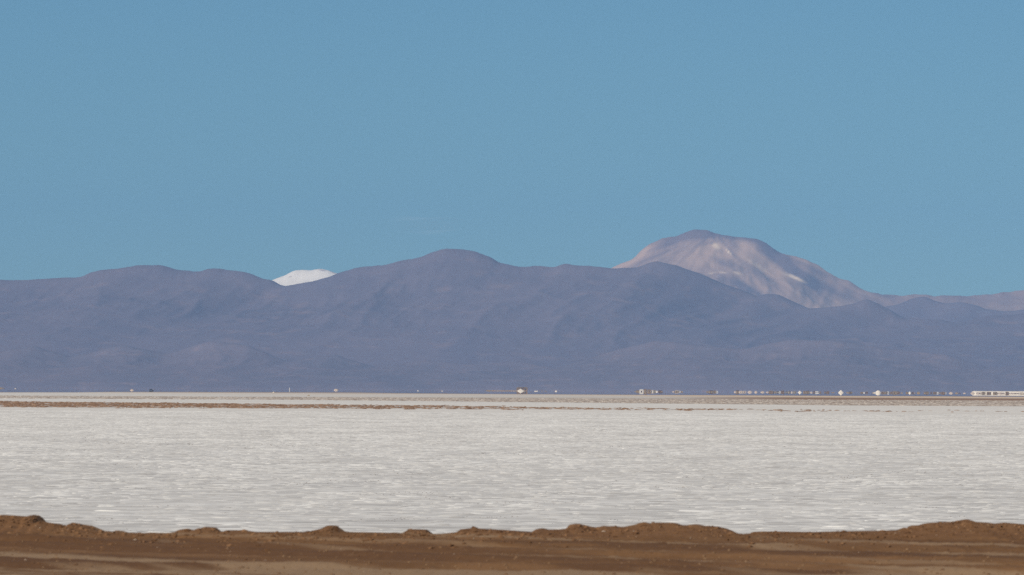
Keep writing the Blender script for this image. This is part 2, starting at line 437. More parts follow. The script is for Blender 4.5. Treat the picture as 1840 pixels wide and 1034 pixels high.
def bank():
    Yb = 72.0
    P = np.array([at_y(x, y, Yb) for x, y in BANK])
    def crest(x):
        z = np.interp(x, P[:, 0], P[:, 2])
        out = (x < P[0, 0]) | (x > P[-1, 0])
        return np.where(out, DZ + 0.06 + 0.09 * fbm(x / 1.7, x * 0, 4, 40), z)
    fine = np.arange(-7.2, 7.2, 0.022)
    xs = np.concatenate([-7.2 - np.geomspace(0.05, 80, 70)[::-1], fine, 7.2 + np.geomspace(0.05, 80, 70)])
    ys = np.concatenate([np.linspace(-60, 45, 60), np.arange(46, 68, 0.09), np.arange(68.03, 73.6, 0.03), np.linspace(73.7, 84, 40)])
    X, Y = np.meshgrid(xs, ys)
    cr = crest(X + 0.05 * fbm(X * 3, Y * 3, 3, 61) * (np.abs(Y - Yb) > 0.15)) - DZ
    soft = sum(crest(X + q) for q in (-0.45, -0.3, -0.15, 0.0, 0.15, 0.3, 0.45)) / 7 - DZ
    kk = sstep(0.15, 1.2, Yb - Y)
    cr = cr * (1 - kk) + soft * kk
    crb = np.maximum(cr, 0.0)
    # mound profile: a rounded heap that starts a few metres in front of its crest
    wid = 1.0 + 14.0 * crb
    t = np.clip((Yb - Y) / wid, 0, 1)
    front = (1 - t ** 1.3) ** 1.2 * (Y <= Yb)
    Z = DZ + cr * front
    Z += (0.022 * fbm(X * 1.2, Y * 1.2, 5, 2) + 0.012 * ridged(X * 3, Y * 3, 4, 4)) * sstep(0.02, 0.6, np.abs(Yb - Y)) * (Y < Yb)
    # clods
    cl = np.clip(vnoise(X * 7, Y * 7, 70) - 0.72, 0, 1) * 0.06 + np.clip(vnoise(X * 17, Y * 17, 71) - 0.66, 0, 1) * 0.045
    Z += cl * (0.35 + 1.1 * np.clip(crb, 0, 0.3) / 0.3) * (Y < Yb) * sstep(0.05, 0.5, Yb - Y)
    Z = np.where(np.abs(Y - Yb) < 0.12, Z + 0.012 * fbm(X * 16, Y * 0, 3, 5), Z)
    # ruts on the track
    rut = 0
    for (yy, sl, dep) in ((57.5, 0.10, .04), (60.8, 0.9, .035), (63.6, 0.7, .045), (66.3, 0.15, .03), (66.0, 1.1, .03)):
        d = Y - (yy + sl * X * -1.0 + 0.5 * fbm(X / 5, X * 0, 3, int(yy)))
        rut = rut - dep * np.exp(-(d / 0.45) ** 2) + dep * 0.7 * np.exp(-((d - 0.8) / 0.3) ** 2)
    Z += rut * (Y < 70.3)
    # slope down to the flat behind the crest
    drop = sstep(Yb + 0.15, Yb + 9.5, Y)
    zc = DZ + cr
    Z = np.where(Y > Yb, zc * (1 - drop) - 0.25 * drop, Z)
    Z = np.where(Y > 83.9, -0.3, Z)
    # colour fields of the soil itself: damp dark tracks, dry pale patches, loose heaps
    track = np.clip(0.5 + 1.1 * fbm(X / 9 - Y / 40, (Y + 1.0 * X) / 1.6, 4, 81), 0, 1)
    light = np.clip(0.18 + 1.15 * fbm(X / 6 + Y / 9, (Y + 1.3 * X) / 1.3, 4, 91) + 0.75 * (1 - sstep(57.0, 59.3, Y + 0.03 * X + 0.5 * fbm(X / 3, Y / 2, 3, 93))), 0, 1)
    berm = sstep(0.0, 0.05, crb * front)
    light = light * (1 - 0.8 * berm)
    o = grid_obj("dirt_bank", X, Y, Z, mat_dirt(), attr={"track": track, "light": light, "berm": berm})
    tag(o, kind='structure')
    return crest

ground()
build_land()
crest = bank()

# ------------------------------------------------------------------ things far out on the flat
rnd = random.Random(5)
M = {
    'adobe': plain("adobe", C(0.20, 0.135, 0.065), C(0.29, 0.20, 0.10), 0.4),
    'dark': plain("dark_wood", C(0.08, 0.04, 0.02), C(0.13, 0.07, 0.04), 0.5),
    'roof': plain("rusty_roof", C(0.15, 0.085, 0.035), C(0.22, 0.13, 0.06), 0.6),
    'salt': plain("piled_salt", C(0.62, 0.53, 0.40), C(0.76, 0.67, 0.53), 0.5),
    'pink': plain("dusty_salt", C(0.42, 0.32, 0.235), C(0.54, 0.43, 0.33), 0.5),
    'white': plain("white_paint", C(0.52, 0.46, 0.38), C(0.60, 0.55, 0.46), 0.8, 0.5),
    'grey': plain("grey_sheet_metal", C(0.22, 0.18, 0.12), C(0.30, 0.25, 0.17), 0.6, 0.5),
    'earth': plain("heaped_earth", C(0.21, 0.14, 0.07), C(0.31, 0.21, 0.11), 0.3),
    'tyre': plain("rubber", C(0.02, 0.02, 0.02), C(0.035, 0.035, 0.035), 2.0),
    'glass': plain("window_glass", C(0.03, 0.035, 0.04), C(0.05, 0.055, 0.06), 2.0, 0.1),
}

def empty(name, loc, rz=0.0):
    o = bpy.data.objects.new(name, None); COL.objects.link(o)
    o.location = loc; o.rotation_euler = (0, 0, rz); o.empty_display_size = 1.0
    return o

def box(x0, x1, y0, y1, z0, z1):
    v = [(x0,y0,z0),(x1,y0,z0),(x1,y1,z0),(x0,y1,z0),(x0,y0,z1),(x1,y0,z1),(x1,y1,z1),(x0,y1,z1)]
    f = [(0,3,2,1),(4,5,6,7),(0,1,5,4),(1,2,6,5),(2,3,7,6),(3,0,4,7)]
    return v, f

def px_x(px, Y):
    return at_y(px, yh(px) + EYE / Y / K, Y)[0]
def unit(Y): return Y * K

def heap(name, px0, px1, hpx, mat, label, cat, group=None, Y=13500.0, power=1.0, depth=0.7, cut=0.0, seed=0):
    """a pile: lathe-like mound; power 1 = cone, 2 = dome"""
    u = unit(Y); a = px_x(px0, Y); b = px_x(px1, Y); rx = (b - a) / 2; hgt = hpx * u
    ry = rx * depth
    V, F = [], []
    NR, NS = 7, 22
    for i in range(NR):
        t = i / NR
        for j in range(NS):
            an = 2 * math.pi * j / NS
            jit = 1 + 0.10 * (rnd.random() - 0.5)
            V.append((rx * (1 - t) * math.cos(an) * jit, ry * (1 - t) * math.sin(an) * jit, hgt * (1 - (1 - t) ** power) * (1 - cut)))
    V.append((0, 0, hgt * (1 - cut)))
    for i in range(NR - 1):
        for j in range(NS):
            k = (j + 1) % NS
            F.append((i * NS + j, i * NS + k, (i + 1) * NS + k, (i + 1) * NS + j))
    for j in range(NS):
        F.append(((NR - 1) * NS + j, (NR - 1) * NS + (j + 1) % NS, NR * NS))
    o = mesh_obj(name, V, F, mat, smooth=False)
    o.location = ((a + b) / 2, Y, 0.02)
    return tag(o, label, cat, group)

def shed(px0, px1, hpx, label, mat='adobe', roof='roof', Y=13500.0, group=None, door=True, name='shed', cat='shed', gable=0.35, rz=0.0):
    u = unit(Y); a = px_x(px0, Y); b = px_x(px1, Y); w = (b - a) / 2; h = hpx * u * 1.12; d = min(w * 0.8, 6.0)
    r = empty(name, ((a + b) / 2, Y, 0.02), rz)
    tag(r, label, cat, group)
    hw = h * (1 - gable)
    v, f = box(-w * .94, w * .94, -d, d, 0, hw)
    mesh_obj('wall', v, f, M[mat], r)
    v = [(-w, -d * 1.08, hw), (w, -d * 1.08, hw), (w, d * 1.08, hw), (-w, d * 1.08, hw), (-w * .7, 0, h), (w * .7, 0, h)]
    f = [(0, 3, 2, 1), (0, 1, 5, 4), (2, 3, 4, 5), (1, 2, 5), (3, 0, 4)]
    mesh_obj('roof', v, f, M[roof], r)
    if door:
        dx = w * rnd.uniform(-.5, .2)
        v, f = box(dx, dx + w * .28, -d - .12, -d + .02, 0, hw * .8)
        mesh_obj('door', v, f, M['dark'], r)
        dx = w * .55
        v, f = box(dx - w * .1, dx + w * .14, -d - .08, -d + .02, hw * .4, hw * .75)
        mesh_obj('window', v, f, M['glass'], r)
    return r

def cyl(x, y0, y1, z, rr, n=14):
    V = []; F = []
    for yy in (y0, y1):
        for j in range(n):
            an = 2 * math.pi * j / n
            V.append((x + rr * math.cos(an), yy, z + rr * math.sin(an)))
    for j in range(n):
        k = (j + 1) % n
        F.append((j, k, n + k, n + j))
    F.append(tuple(range(n))[::-1]); F.append(tuple(range(n, 2 * n)))
    return V, F

def truck(px0, px1, hpx, label, body='white', Y=13500.0, name='truck', cat='truck', group=None, flip=False):
    u = unit(Y); a = px_x(px0, Y); b = px_x(px1, Y); L = (b - a); h = hpx * u
    r = empty(name, ((a + b) / 2, Y, 0.02), math.pi if flip else 0)
    tag(r, label, cat, group)
    wr = h * 0.16
    v, f = box(-L * .5, L * .22, -1.25, 1.25, wr * 1.4, h); mesh_obj('cargo_box', v, f, M[body], r)
    pr = [(L * .24, wr * 1.2), (L * .5, wr * 1.2), (L * .5, h * .5), (L * .44, h * .82), (L * .24, h * .82)]
    V = [(x, -1.2, z) for x, z in pr] + [(x, 1.2, z) for x, z in pr]
    F = [(0, 1, 2, 3, 4), (9, 8, 7, 6, 5)] + [(i, i + 5, (i + 1) % 5 + 5, (i + 1) % 5) for i in range(5)]
    cb = mesh_obj('cab', V, F, M[body], r)
    v, f = box(L * .28, L * .42, -1.23, -1.19, h * .5, h * .74); mesh_obj('window', v, f, M['glass'], cb)
    for x in (-L * .32, L * .36):
        for y in (-1.15, 0.85):
            v, f = cyl(x, y, y + .3, wr, wr); mesh_obj('wheel', v, f, M['tyre'], r)
    return r

def post(px, hpx, wpx, Y, mat, label, cat='post', name='post', group=None):
    u = unit(Y); w = wpx * u / 2; h = hpx * u
    V, F = [], []
    n = 10
    prof = [(0, w * 1.25), (h * .04, w * 1.25), (h * .05, w), (h * .97, w * .85), (h, w * .6)]
    for z, rr in prof:
        for j in range(n):
            an = 2 * math.pi * j / n; V.append((rr * math.cos(an), rr * math.sin(an), z))
    for i in range(len(prof) - 1):
        for j in range(n):
            k = (j + 1) % n; F.append((i * n + j, i * n + k, (i + 1) * n + k, (i + 1) * n + j))
    F.append(tuple(range(len(prof) * n - n, len(prof) * n)))
    o = mesh_obj(name, V, F, mat); o.location = (px_x(px, Y), Y, 0.02)
    return tag(o, label, cat, group)

def build_far():
    # ---- left side of the flat
    heap('earth_mound', -9, 9, 2.0, M['earth'], 'dark brown earth mound cut by the left edge of the view', 'mound', Y=16000, power=2)
    heap('salt_pile', 26, 29, 1.0, M['salt'], 'tiny white speck of a salt pile right of the dark earth mound', 'salt pile', Y=13500, power=1)
    heap('salt_pile', 233, 241, 2.6, M['pink'], 'small dull beige pointed salt pile left of the lone dark car', 'salt pile', Y=7600, power=1)
    # car
    Y = 6900.0; u = unit(Y); r = empty('parked_car', (px_x(272, Y), Y, 0.07))
    tag(r, 'small black car alone on the flat between the beige salt pile and the white post', 'car')
    pr = [(-2.3, .35), (2.3, .35), (2.3, .85), (1.3, .95), (.6, 1.5), (-1.3, 1.5), (-2.0, .98), (-2.3, .9)]
    n = len(pr)
    V = [(x, -.85, z) for x, z in pr] + [(x, .85, z) for x, z in pr]
    F = [tuple(range(n)), tuple(range(2 * n - 1, n - 1, -1))] + [(i, i + n, (i + 1) % n + n, (i + 1) % n) for i in range(n)]
    mesh_obj('body', V, F, M['tyre'], r)
    v, f = box(-1.1, .5, -.87, -.84, 1.0, 1.42); mesh_obj('window', v, f, M['glass'], r)
    for x in (-1.4, 1.4):
        for y in (-.86, .66):
            v, f = cyl(x, y, y + .2, .33, .33); mesh_obj('wheel', v, f, M['tyre'], r)
    post(275.5, 3.0, 0.5, 6900, M['white'], 'short thin white pole standing just right of the black car', 'pole', 'pole')
    heap('salt_pile', 489, 494, 1.6, M['salt'], 'little white salt pile on the edge of the salt, left of the tall white post', 'salt pile', Y=4700, power=1.2)
    heap('dirt_clump', 489, 498, 0.8, M['earth'], 'low brown dirt clump at the foot of the little white pile', 'dirt clump', Y=4300, power=1.5)
    post(520.5, 4.2, 1.3, 14600, M['white'], 'tall white post standing by itself on the far flat', 'post')
    heap('dirt_clump', 552, 557, 1.6, M['earth'], 'single dark clump on the pale salt below and between post and beige dome', 'dirt clump', Y=2750, power=1.6)
    heap('salt_pile', 599.5, 608.5, 2.6, M['pink'], 'rounded beige dome of dusty salt between the white post and the brown barn', 'salt pile', Y=13500, power=2.2)
    heap('salt_pile', 749.5, 752.5, 1.0, M['salt'], 'tiny white salt pile, the farther from the barn of two left of it', 'salt pile', Y=11000, power=1.2)
    heap('salt_pile', 793, 796, 1.0, M['salt'], 'tiny white salt pile, the closer to the barn of two left of it', 'salt pile', Y=11000, power=1.2)
    # ---- brown barn with the white pile in front and a long low bank
    Yb = 14900.0
    uu = unit(Yb)
    V, F = box(px_x(872, Yb), px_x(929, Yb), Yb - 6, Yb, 0, 1.0 * uu)
    V = [(x + rnd.uniform(-3, 3), y, z * (0.8 if x < px_x(900, Yb) else 1)) for x, y, z in V]
    o = mesh_obj('earth_bank', V, F, M['earth']); tag(o, 'long thin brown earth bank running left from the barn', 'bank')
    heap('earth_mound', 873, 884, 1.6, M['earth'], 'dark hump at the left tip of the thin earth bank', 'mound', Y=14850, power=2)
    r = shed(927.5, 948.5, 6.2, 'big reddish brown barn with a dark roof part behind the white salt pile', mat='roof', roof='adobe', Y=Yb + 30, name='barn', cat='barn', gable=0.15)
    v, f = box((px_x(936, Yb) - r.location.x), (px_x(942, Yb) - r.location.x), -6.9, -4.5, 4.4 * uu, 6.6 * uu)
    v = [(x - (2.2 * uu if (z < 5 * uu and x > 0) else 0), y, z) for x, y, z in v]
    mesh_obj('roof_hatch', v, f, M['dark'], r)
    heap('salt_pile', 928.5, 943, 4.3, M['salt'], 'large white pointed salt pile in front of the brown barn', 'salt pile', Y=14500, power=1.0)
    heap('salt_pile', 960, 963.4, 1.3, M['salt'], 'small white salt pile, first of the pair right of the barn', 'salt pile', Y=12800, power=1.6)
    heap('salt_pile', 963.2, 966.6, 1.3, M['salt'], 'small white salt pile, second of the pair right of the barn', 'salt pile', Y=12800, power=1.6)
    post(970, 1.6, 0.8, 15000, M['earth'], 'short dark post just right of the pair of small white piles', 'post')
    post(974, 2.2, 1.0, 15000, M['earth'], 'slightly taller dark post right of the short dark post', 'post')
    heap('earth_mound', 977, 984, 0.7, M['earth'], 'flat dark mound right of the two dark posts', 'mound', Y=15000, power=2)
    heap('salt_pile', 997, 1001.4, 1.7, M['salt'], 'lone bright white salt pile right of the flat dark mound', 'salt pile', Y=12800, power=1.8)
    # ---- first brown cluster
    shed(1139.5, 1143, 0.8, 'tiny brown shed, left end of the first brown cluster', door=False)
    shed(1143, 1149, 2.6, 'small brown shed touching the white ring-like tank house', door=False)
    r = shed(1148.6, 1156.4, 4.0, 'white hut with a square dark opening at the left of the first cluster', mat='white', roof='white', Y=13300, door=False, gable=0.45, name='hut', cat='hut')
    v, f = box(-1.3, 1.3, -4.1, -3.0, 0, 1.6); mesh_obj('doorway', v, f, M['dark'], r)
    shed(1156.5, 1163, 4.3, 'tall brown shed right beside the white hut', mat='adobe')
    shed(1163.4, 1170.5, 3.7, 'brown shed second to the right of the white hut', mat='adobe')
    shed(1170.8, 1173.8, 2.9, 'narrow white shed between brown sheds in the first cluster', mat='white', roof='pink', door=False)
    shed(1174, 1178.6, 2.7, 'grey brown shed left of the small white pile in the first cluster', mat='grey', roof='adobe')
    heap('salt_pile', 1178.4, 1182.4, 2.2, M['salt'], 'small white salt pile inside the first brown cluster', 'salt pile', Y=13300, power=1.5)
    shed(1182.6, 1190.8, 2.3, 'dark brown shed at the right end of the first cluster', mat='roof', roof='dark')
    # ---- second
    heap('salt_pile', 1207.5, 1212, 1.4, M['pink'], 'dull beige pile, left end of the second small cluster', 'salt pile', power=1.5)
    shed(1212, 1220, 2.5, 'brown shed in the middle of the second small cluster', mat='adobe', roof='pink')
    truck(1220, 1223.4, 2.0, 'white van parked beside the brown shed of the second cluster', name='van', cat='van')
    shed(1223.6, 1227, 1.4, 'tiny dark shed, right end of the second cluster', door=False)
    # ---- third
    shed(1269, 1273.5, 1.8, 'low brown shed, left end of the third cluster', door=False)
    shed(1273.6, 1282, 3.0, 'tallest brown shed in the third cluster', roof='dark')
    shed(1282, 1286.8, 2.6, 'dark brown shed right of the tallest one in the third cluster', roof='roof')
    truck(1286.8, 1290.4, 2.2, 'white van at the right end of the third cluster', name='van', cat='van')
    # ---- the long line of sheds, piles and trucks
    G = 'low brown sheds in the long line on the horizon'
    seq = [('e', 1318.5, 1323, 2.2, 'pink', 'beige mound at the very start of the long line'),
           ('s', 1322, 1328, 3.4, 'adobe', 'tall brown shed, first building of the long line'),
           ('s', 1328.2, 1334, 2.4, 'pink', 'beige walled shed right of the first tall brown one'),
           ('s', 1334.2, 1340.5, 2.2, 'pink', 'lower beige walled shed right of another beige one'),
           ('h', 1342.6, 1352.5, 3.2, 'pink', 'wide cream salt pile, first of two close together near the start of the long line'),
           ('h', 1355, 1361.6, 3.0, 'pink', 'narrower cream salt pile, second of two near the start of the long line'),
           ('h', 1366, 1374.6, 2.3, 'pink', 'flat pinkish salt pile standing clear of the two cream ones'),
           ('e', 1376, 1382, 1.6, 'pink', 'low pale mound touching the left end of a dark shed'),
           ('s', 1381.5, 1390, 2.7, 'roof', None), ('s', 1390.4, 1394.5, 1.7, 'adobe', None), ('s', 1394.8, 1399.6, 2.2, 'grey', 'grey shed left of the dark shed with a mast'),
           ('t', 1400, 1403, 2.0, 'white', 'tiny white truck parked left of the shed with a mast'),
           ('m', 1403, 1409.6, 3.0, 'roof', 'dark brown shed with a thin mast on its roof'),
           ('s', 1410.6, 1415.5, 1.7, 'grey', None), ('s', 1415.8, 1420.5, 2.3, 'grey', 'bluish grey shed left of the small cream pile'),
           ('h', 1421, 1424.6, 2.5, 'pink', 'small cream pile between two grey sheds'),
           ('s', 1424.8, 1430.5, 2.1, 'grey', 'bluish grey shed right of the small cream pile'),
           ('h', 1433.4, 1441, 3.6, 'salt', 'bright pointed salt pile in the middle of the long line, smaller than the isolated one'),
           ('s', 1443, 1449, 2.6, 'adobe', None), ('s', 1449, 1454.6, 3.0, 'adobe', None),
           ('h', 1455, 1460.5, 2.0, 'pink', 'cream pile between brown sheds right of the bright pointed one'),
           ('s', 1461, 1465, 2.3, 'roof', None),
           ('b', 1465, 1472, 2.3, 'white', 'white bus parked between two brown sheds'),
           ('s', 1472.2, 1475.6, 2.0, 'roof', None),
           ('s', 1481.2, 1485, 2.0, 'adobe', None), ('s', 1485.2, 1490, 2.5, 'roof', None),
           ('e', 1493, 1501, 1.0, 'earth', 'faint low mound just left of the isolated large white salt pile'),
           ('h', 1505.6, 1516.4, 5.2, 'salt', 'large isolated bright white pointed salt pile, the tallest of the long line'),
           ('e', 1520, 1526, 1.4, 'earth', 'low brown mound just right of the isolated large white salt pile'),
           ('s', 1525, 1531.5, 2.0, 'adobe', None),
           ('s', 1546, 1551, 1.5, 'adobe', None), ('h', 1551, 1554.4, 1.8, 'salt', 'tiny white pile between two small sheds left of the big dome'),
           ('s', 1554.6, 1559.6, 2.3, 'dark', 'near black shed by the tiny white pile left of the big dome'),
           ('e', 1567, 1573, 1.8, 'earth', 'brown mound tucked against the left of the big white dome'),
           ('d', 1572.4, 1583.4, 4.6, 'salt', 'large rounded white salt dome in the long line'),
           ('h', 1567.5, 1576, 1.5, 'salt', 'low white tongue of salt in front of the large dome'),
           ('s', 1583.6, 1589, 2.4, 'roof', None), ('s', 1589.2, 1594.6, 2.3, 'adobe', None),
           ('t', 1594.8, 1597.6, 2.6, 'white', 'white truck between brown sheds right of the large dome'),
           ('s', 1598.4, 1604.6, 2.1, 'roof', None), ('s', 1604.8, 1611.5, 3.0, 'adobe', None), ('s', 1611.7, 1617, 2.5, 'roof', None), ('e', 1617, 1623.5, 1.3, 'earth', 'low brown mound right of a row of three brown sheds'),
           ('s', 1627.4, 1632.4, 1.9, 'adobe', None),
           ('h', 1632, 1637.6, 3.4, 'salt', 'whitish pile between brown sheds halfway from the dome to the long white stack'),
           ('s', 1637.8, 1641.6, 2.2, 'dark', None), ('e', 1641.6, 1645.6, 1.2, 'earth', 'low mound left of a rounded brown heap'),
           ('e', 1646.6, 1654.4, 2.7, 'earth', 'rounded brown heap of earth, taller than the mounds beside it'),
           ('s', 1660, 1669, 2.4, 'adobe', None), ('s', 1671.6, 1674.6, 2.0, 'dark', None), ('s', 1676, 1683, 2.1, 'roof', None),
           ('t', 1683.4, 1686.6, 2.4, 'white', 'bright white truck parked near the right end of the long line'),
           ('s', 1687, 1691, 1.4, 'adobe', None), ('s', 1691.2, 1698.6, 2.4, 'roof', None),
           ('t', 1698.8, 1700.6, 1.8, 'white', 'very small white truck against the end of a brown shed'),
           ('h', 1704.6, 1713, 2.7, 'pink', 'rounded beige pile right of the small white truck'),
           ('e', 1715.6, 1722.6, 1.8, 'earth', 'brown mound, first of three low ones before the long white stack'),
           ('e', 1722.4, 1726, 1.2, 'dark', 'dark little mound, second of three before the long white stack'),
           ('e', 1730, 1736, 1.4, 'pink', 'pale faint mound, last of three before the long white stack')]
    for k, (kind, a, b, h, mt, lab) in enumerate(seq):
        Y = 13500.0 + rnd.uniform(-120, 120)
        if kind in 'sm':
            g = None if lab else G
            r = shed(a, b, h, lab or 'low brown shed in the long line of sheds on the shimmering horizon', mat=mt, roof=rnd.choice(['roof', 'adobe', 'dark']) if mt != 'pink' else 'pink', Y=Y, group=g, rz=rnd.uniform(-.2, .2))
            if kind == 'm':
                v, f = box(-.35, .35, -.35, .35, h * unit(Y) * .9, h * unit(Y) * 1.55); mesh_obj('mast', v, f, M['grey'], r)
        elif kind == 'h':
            heap('salt_pile', a, b, h, M[mt], lab, 'salt pile', Y=Y - 150, power=1.05 if mt == 'salt' else 1.5)
        elif kind == 'd':
            heap('salt_pile', a, b, h, M[mt], lab, 'salt pile', Y=Y - 150, power=2.4)
        elif kind == 'e':
            heap('earth_mound', a, b, h, M[mt], lab, 'mound', Y=Y, power=2.0)
        elif kind == 't':
            truck(a, b, h, lab, 'white', Y=Y - 100)
        elif kind == 'b':
            truck(a, b, h, lab, 'white', Y=Y - 100, name='bus', cat='bus')
    # ---- long white stack on the right with brown machines in front
    Y = 13800.0; u = unit(Y)
    x0, x1 = px_x(1744.5, Y), px_x(1905, Y)
    xs = np.linspace(0, 1, 80); V = []; F = []
    secs = 11
    for i, t in enumerate(xs):
        x = x0 + (x1 - x0) * t
        e = min(1.0, t * (x1 - x0) / (7 * u), (1 - t) * (x1 - x0) / (7 * u))
        hh = 4.1 * u * math.sqrt(max(0.0, 1 - (1 - e) ** 2)) + 0.05
        for j in range(secs):
            an = math.pi * j / (secs - 1)
            V.append((x, Y - 16 * math.cos(an) * (0.3 + .7 * e), max(0, hh * min(1.0, 1.4 * math.sin(an)) * (1 + rnd.uniform(-.03, .03)))))
    for i in range(len(xs) - 1):
        for j in range(secs - 1):
            a = i * secs + j; F.append((a, a + secs, a + secs + 1, a + 1))
    tag(mesh_obj('salt_stack', V, F, M['salt']), 'very long bright white salt stack with rounded end at the edge of the view', 'salt stack')
    heap('salt_pile', 1743.5, 1752, 2.6, M['pink'], 'greyish pink pile at the rounded end of the long white stack', 'salt pile', Y=13400, power=1.8)
    for a, b, h, mt, lab in ((1754, 1763, 1.7, 'pink', 'beige shed, first in front of the long white stack'),
                             (1763.4, 1771, 2.6, 'adobe', 'brown shed, second in front of the long white stack'),
                             (1772.6, 1781, 2.6, 'roof', 'dark reddish shed, third in front of the long white stack'),
                             (1784, 1792.5, 2.5, 'adobe', 'wide brown shed, fourth in front of the long white stack'),
                             (1792.6, 1806, 1.5, 'pink', 'low long beige shed between two brown ones before the white stack'),
                             (1806.6, 1813, 2.9, 'roof', 'tallest dark reddish shed in front of the long white stack'),
                             (1813.4, 1833, 1.1, 'pink', 'longest and lowest beige shed in front of the white stack')):
        shed(a, b, h, lab, mat=mt, roof='adobe' if mt != 'pink' else 'pink', Y=13400.0)
    truck(1833.5, 1840.5, 1.9, 'small brown truck at the far end of the long white stack', body='earth', Y=13400)
build_far()

# ------------------------------------------------------------------ stones on the dirt bank and clods on the salt
def ico(sub=1):
    import bmesh
    bm = bmesh.new(); bmesh.ops.create_icosphere(bm, subdivisions=sub, radius=1.0)
    V = [tuple(v.co) for v in bm.verts]; F = [tuple(v.index for v in f.verts) for f in bm.faces]; bm.free()
    return V, F

def stones():
    dg = bpy.context.evaluated_depsgraph_get()
    bk = bpy.data.objects['dirt_bank']
    pale = plain("pale_stone", C(0.30, 0.22, 0.15), C(0.46, 0.37, 0.28), 25.0)
    iv, fc = ico(2)
    protos = []
    for s in range(3):
        V = [(x * (1 + .25 * math.sin(3 * y + s) * z), y * (.8 + .1 * s), z * .55 * (1 + .2 * math.sin(4 * x + s))) for x, y, z in iv]
        me = bpy.data.meshes.new('pebble'); me.from_pydata(V, [], fc); me.update(); me.materials.append(pale); protos.append(me)
    spots = [(33,940,3),(72,949,4),(82,953,3),(122,951,3),(155,972,2.5),(283,984,3),(319,976,2.5),(414,992,3),(477,1007,3.5),(517,978,2.5),(613,987,3.5),(654,1028,4),(722,969,2),(851,969,4),(816,996,3),(1139,955,4),(1144,965,2.5),(1241,967,4),(1296,964,2.5),(1367,972,3),(1609,959,4),(1597,978,3.5),(1722,949,2.5),(1543,993,3),(1683,962,2.5),(243,971,9),(1085,956,10),(1075,953,6),(46,1007,7)]
    for i, (px, py, s) in enumerate(spots):
        d = Vector(ray(px, py)).normalized()
        ok, loc, nrm, idx = bk.ray_cast(Vector((0, 0, EYE)), d, distance=120)
        if not ok: continue
        r = s * loc.y * K * 0.5
        o = bpy.data.objects.new('pebble', protos[i % 3]); COL.objects.link(o)
        o.location = loc + Vector((0, 0, r * .1)); o.scale = (r, r * .8, r * (0.9 if s < 5 else .6)); o.rotation_euler = (0, 0, rnd.uniform(0, 6))
        tag(o, 'pale pebble lying on the brown dirt bank', 'pebble', 'pale pebbles on the dirt bank')
    # fine gravel and crumbs over the bank
    me_dirt = plain("crumb_soil", C(0.13, 0.065, 0.03), C(0.24, 0.15, 0.08), 3.0)
    iv1, fc1 = ico(1)
    V, F = [], []
    g = random.Random(9)
    for i in range(1500):
        px = g.uniform(-60, 1900); py = g.uniform(930, 1034)
        d = Vector(ray(px, py)).normalized()
        ok, loc, nrm, idx = bk.ray_cast(Vector((0, 0, EYE)), d, distance=74)
        if not ok: continue
        r = g.choice([.006, .008, .012, .016]) * g.uniform(.7, 1.2)
        b = len(V); a = g.uniform(0, 6)
        for x, y, z in iv1:
            k = 1 + g.uniform(-.2, .2)
            V.append((loc.x + x * r * k * 1.2, loc.y + y * r * k, loc.z + z * r * .7 * k))
        F += [tuple(b + j for j in f) for f in fc1]
    tag(mesh_obj('gravel', V, F, me_dirt), 'scattered soil crumbs and grit on the dirt bank', kind='stuff')
    # brown clods on the heaped crest
    V, F = [], []
    xs_, ys_ = np.array([q[0] for q in BANK], float), np.array([q[1] for q in BANK], float)
    for i in range(1500):
        px = g.uniform(-40, 1880); py = np.interp(px, xs_, ys_) + abs(g.gauss(0, 11)) + 0.5
        d = Vector(ray(px, py)).normalized()
        ok, loc, nrm, idx = bk.ray_cast(Vector((0, 0, EYE)), d, distance=74)
        if not ok or loc.z < DZ - 0.04: continue
        r = g.choice([.008, .01, .012, .018, .026]) * g.uniform(.7, 1.2)
        b = len(V)
        for x, y, z in iv1:
            k = 1 + g.uniform(-.3, .3)
            V.append((loc.x + x * r * k * 1.3, loc.y + y * r * k, loc.z + z * r * .7 * k))
        F += [tuple(b + j for j in f) for f in fc1]
    tag(mesh_obj('soil_clods', V, F, plain("soil_clod", C(0.10, 0.048, 0.02), C(0.23, 0.125, 0.06), 5.0)), 'brown soil clods on the heaped edge of the dirt bank', kind='stuff')
    # dark clods scattered on the salt
    md = plain("dark_clod", C(0.08, 0.055, 0.04), C(0.16, 0.11, 0.08), 1.0)
    V, F = [], []
    centres = [(g.uniform(-100, 1940), 760 + 195 * g.random()) for _ in range(70)]
    for i in range(1500):
        if i % 4:
            c = centres[i % 70]; px = c[0] + g.gauss(0, 28); py = c[1] + g.gauss(0, 1.1)
        else:
            px, py = g.uniform(-60, 1900), 750 + 205 * g.random()
        dpx = py - yh(px)
        Y = EYE / (dpx * K); X = px_x(px, Y)
        if Y < 120: continue
        r = unit(Y) * g.uniform(.6, 1.35)
        b = len(V)
        for x, y, z in iv1:
            k = 1 + g.uniform(-.25, .25)
            V.append((X + x * r * 1.3 * k, Y + y * r * k * 2, max(-.01, z * r * .45 * k)))
        F += [tuple(b + j for j in f) for f in fc1]
    tag(mesh_obj('dirt_clods', V, F, md), 'dark dirt clods strewn over the white salt', kind='stuff')
stones()

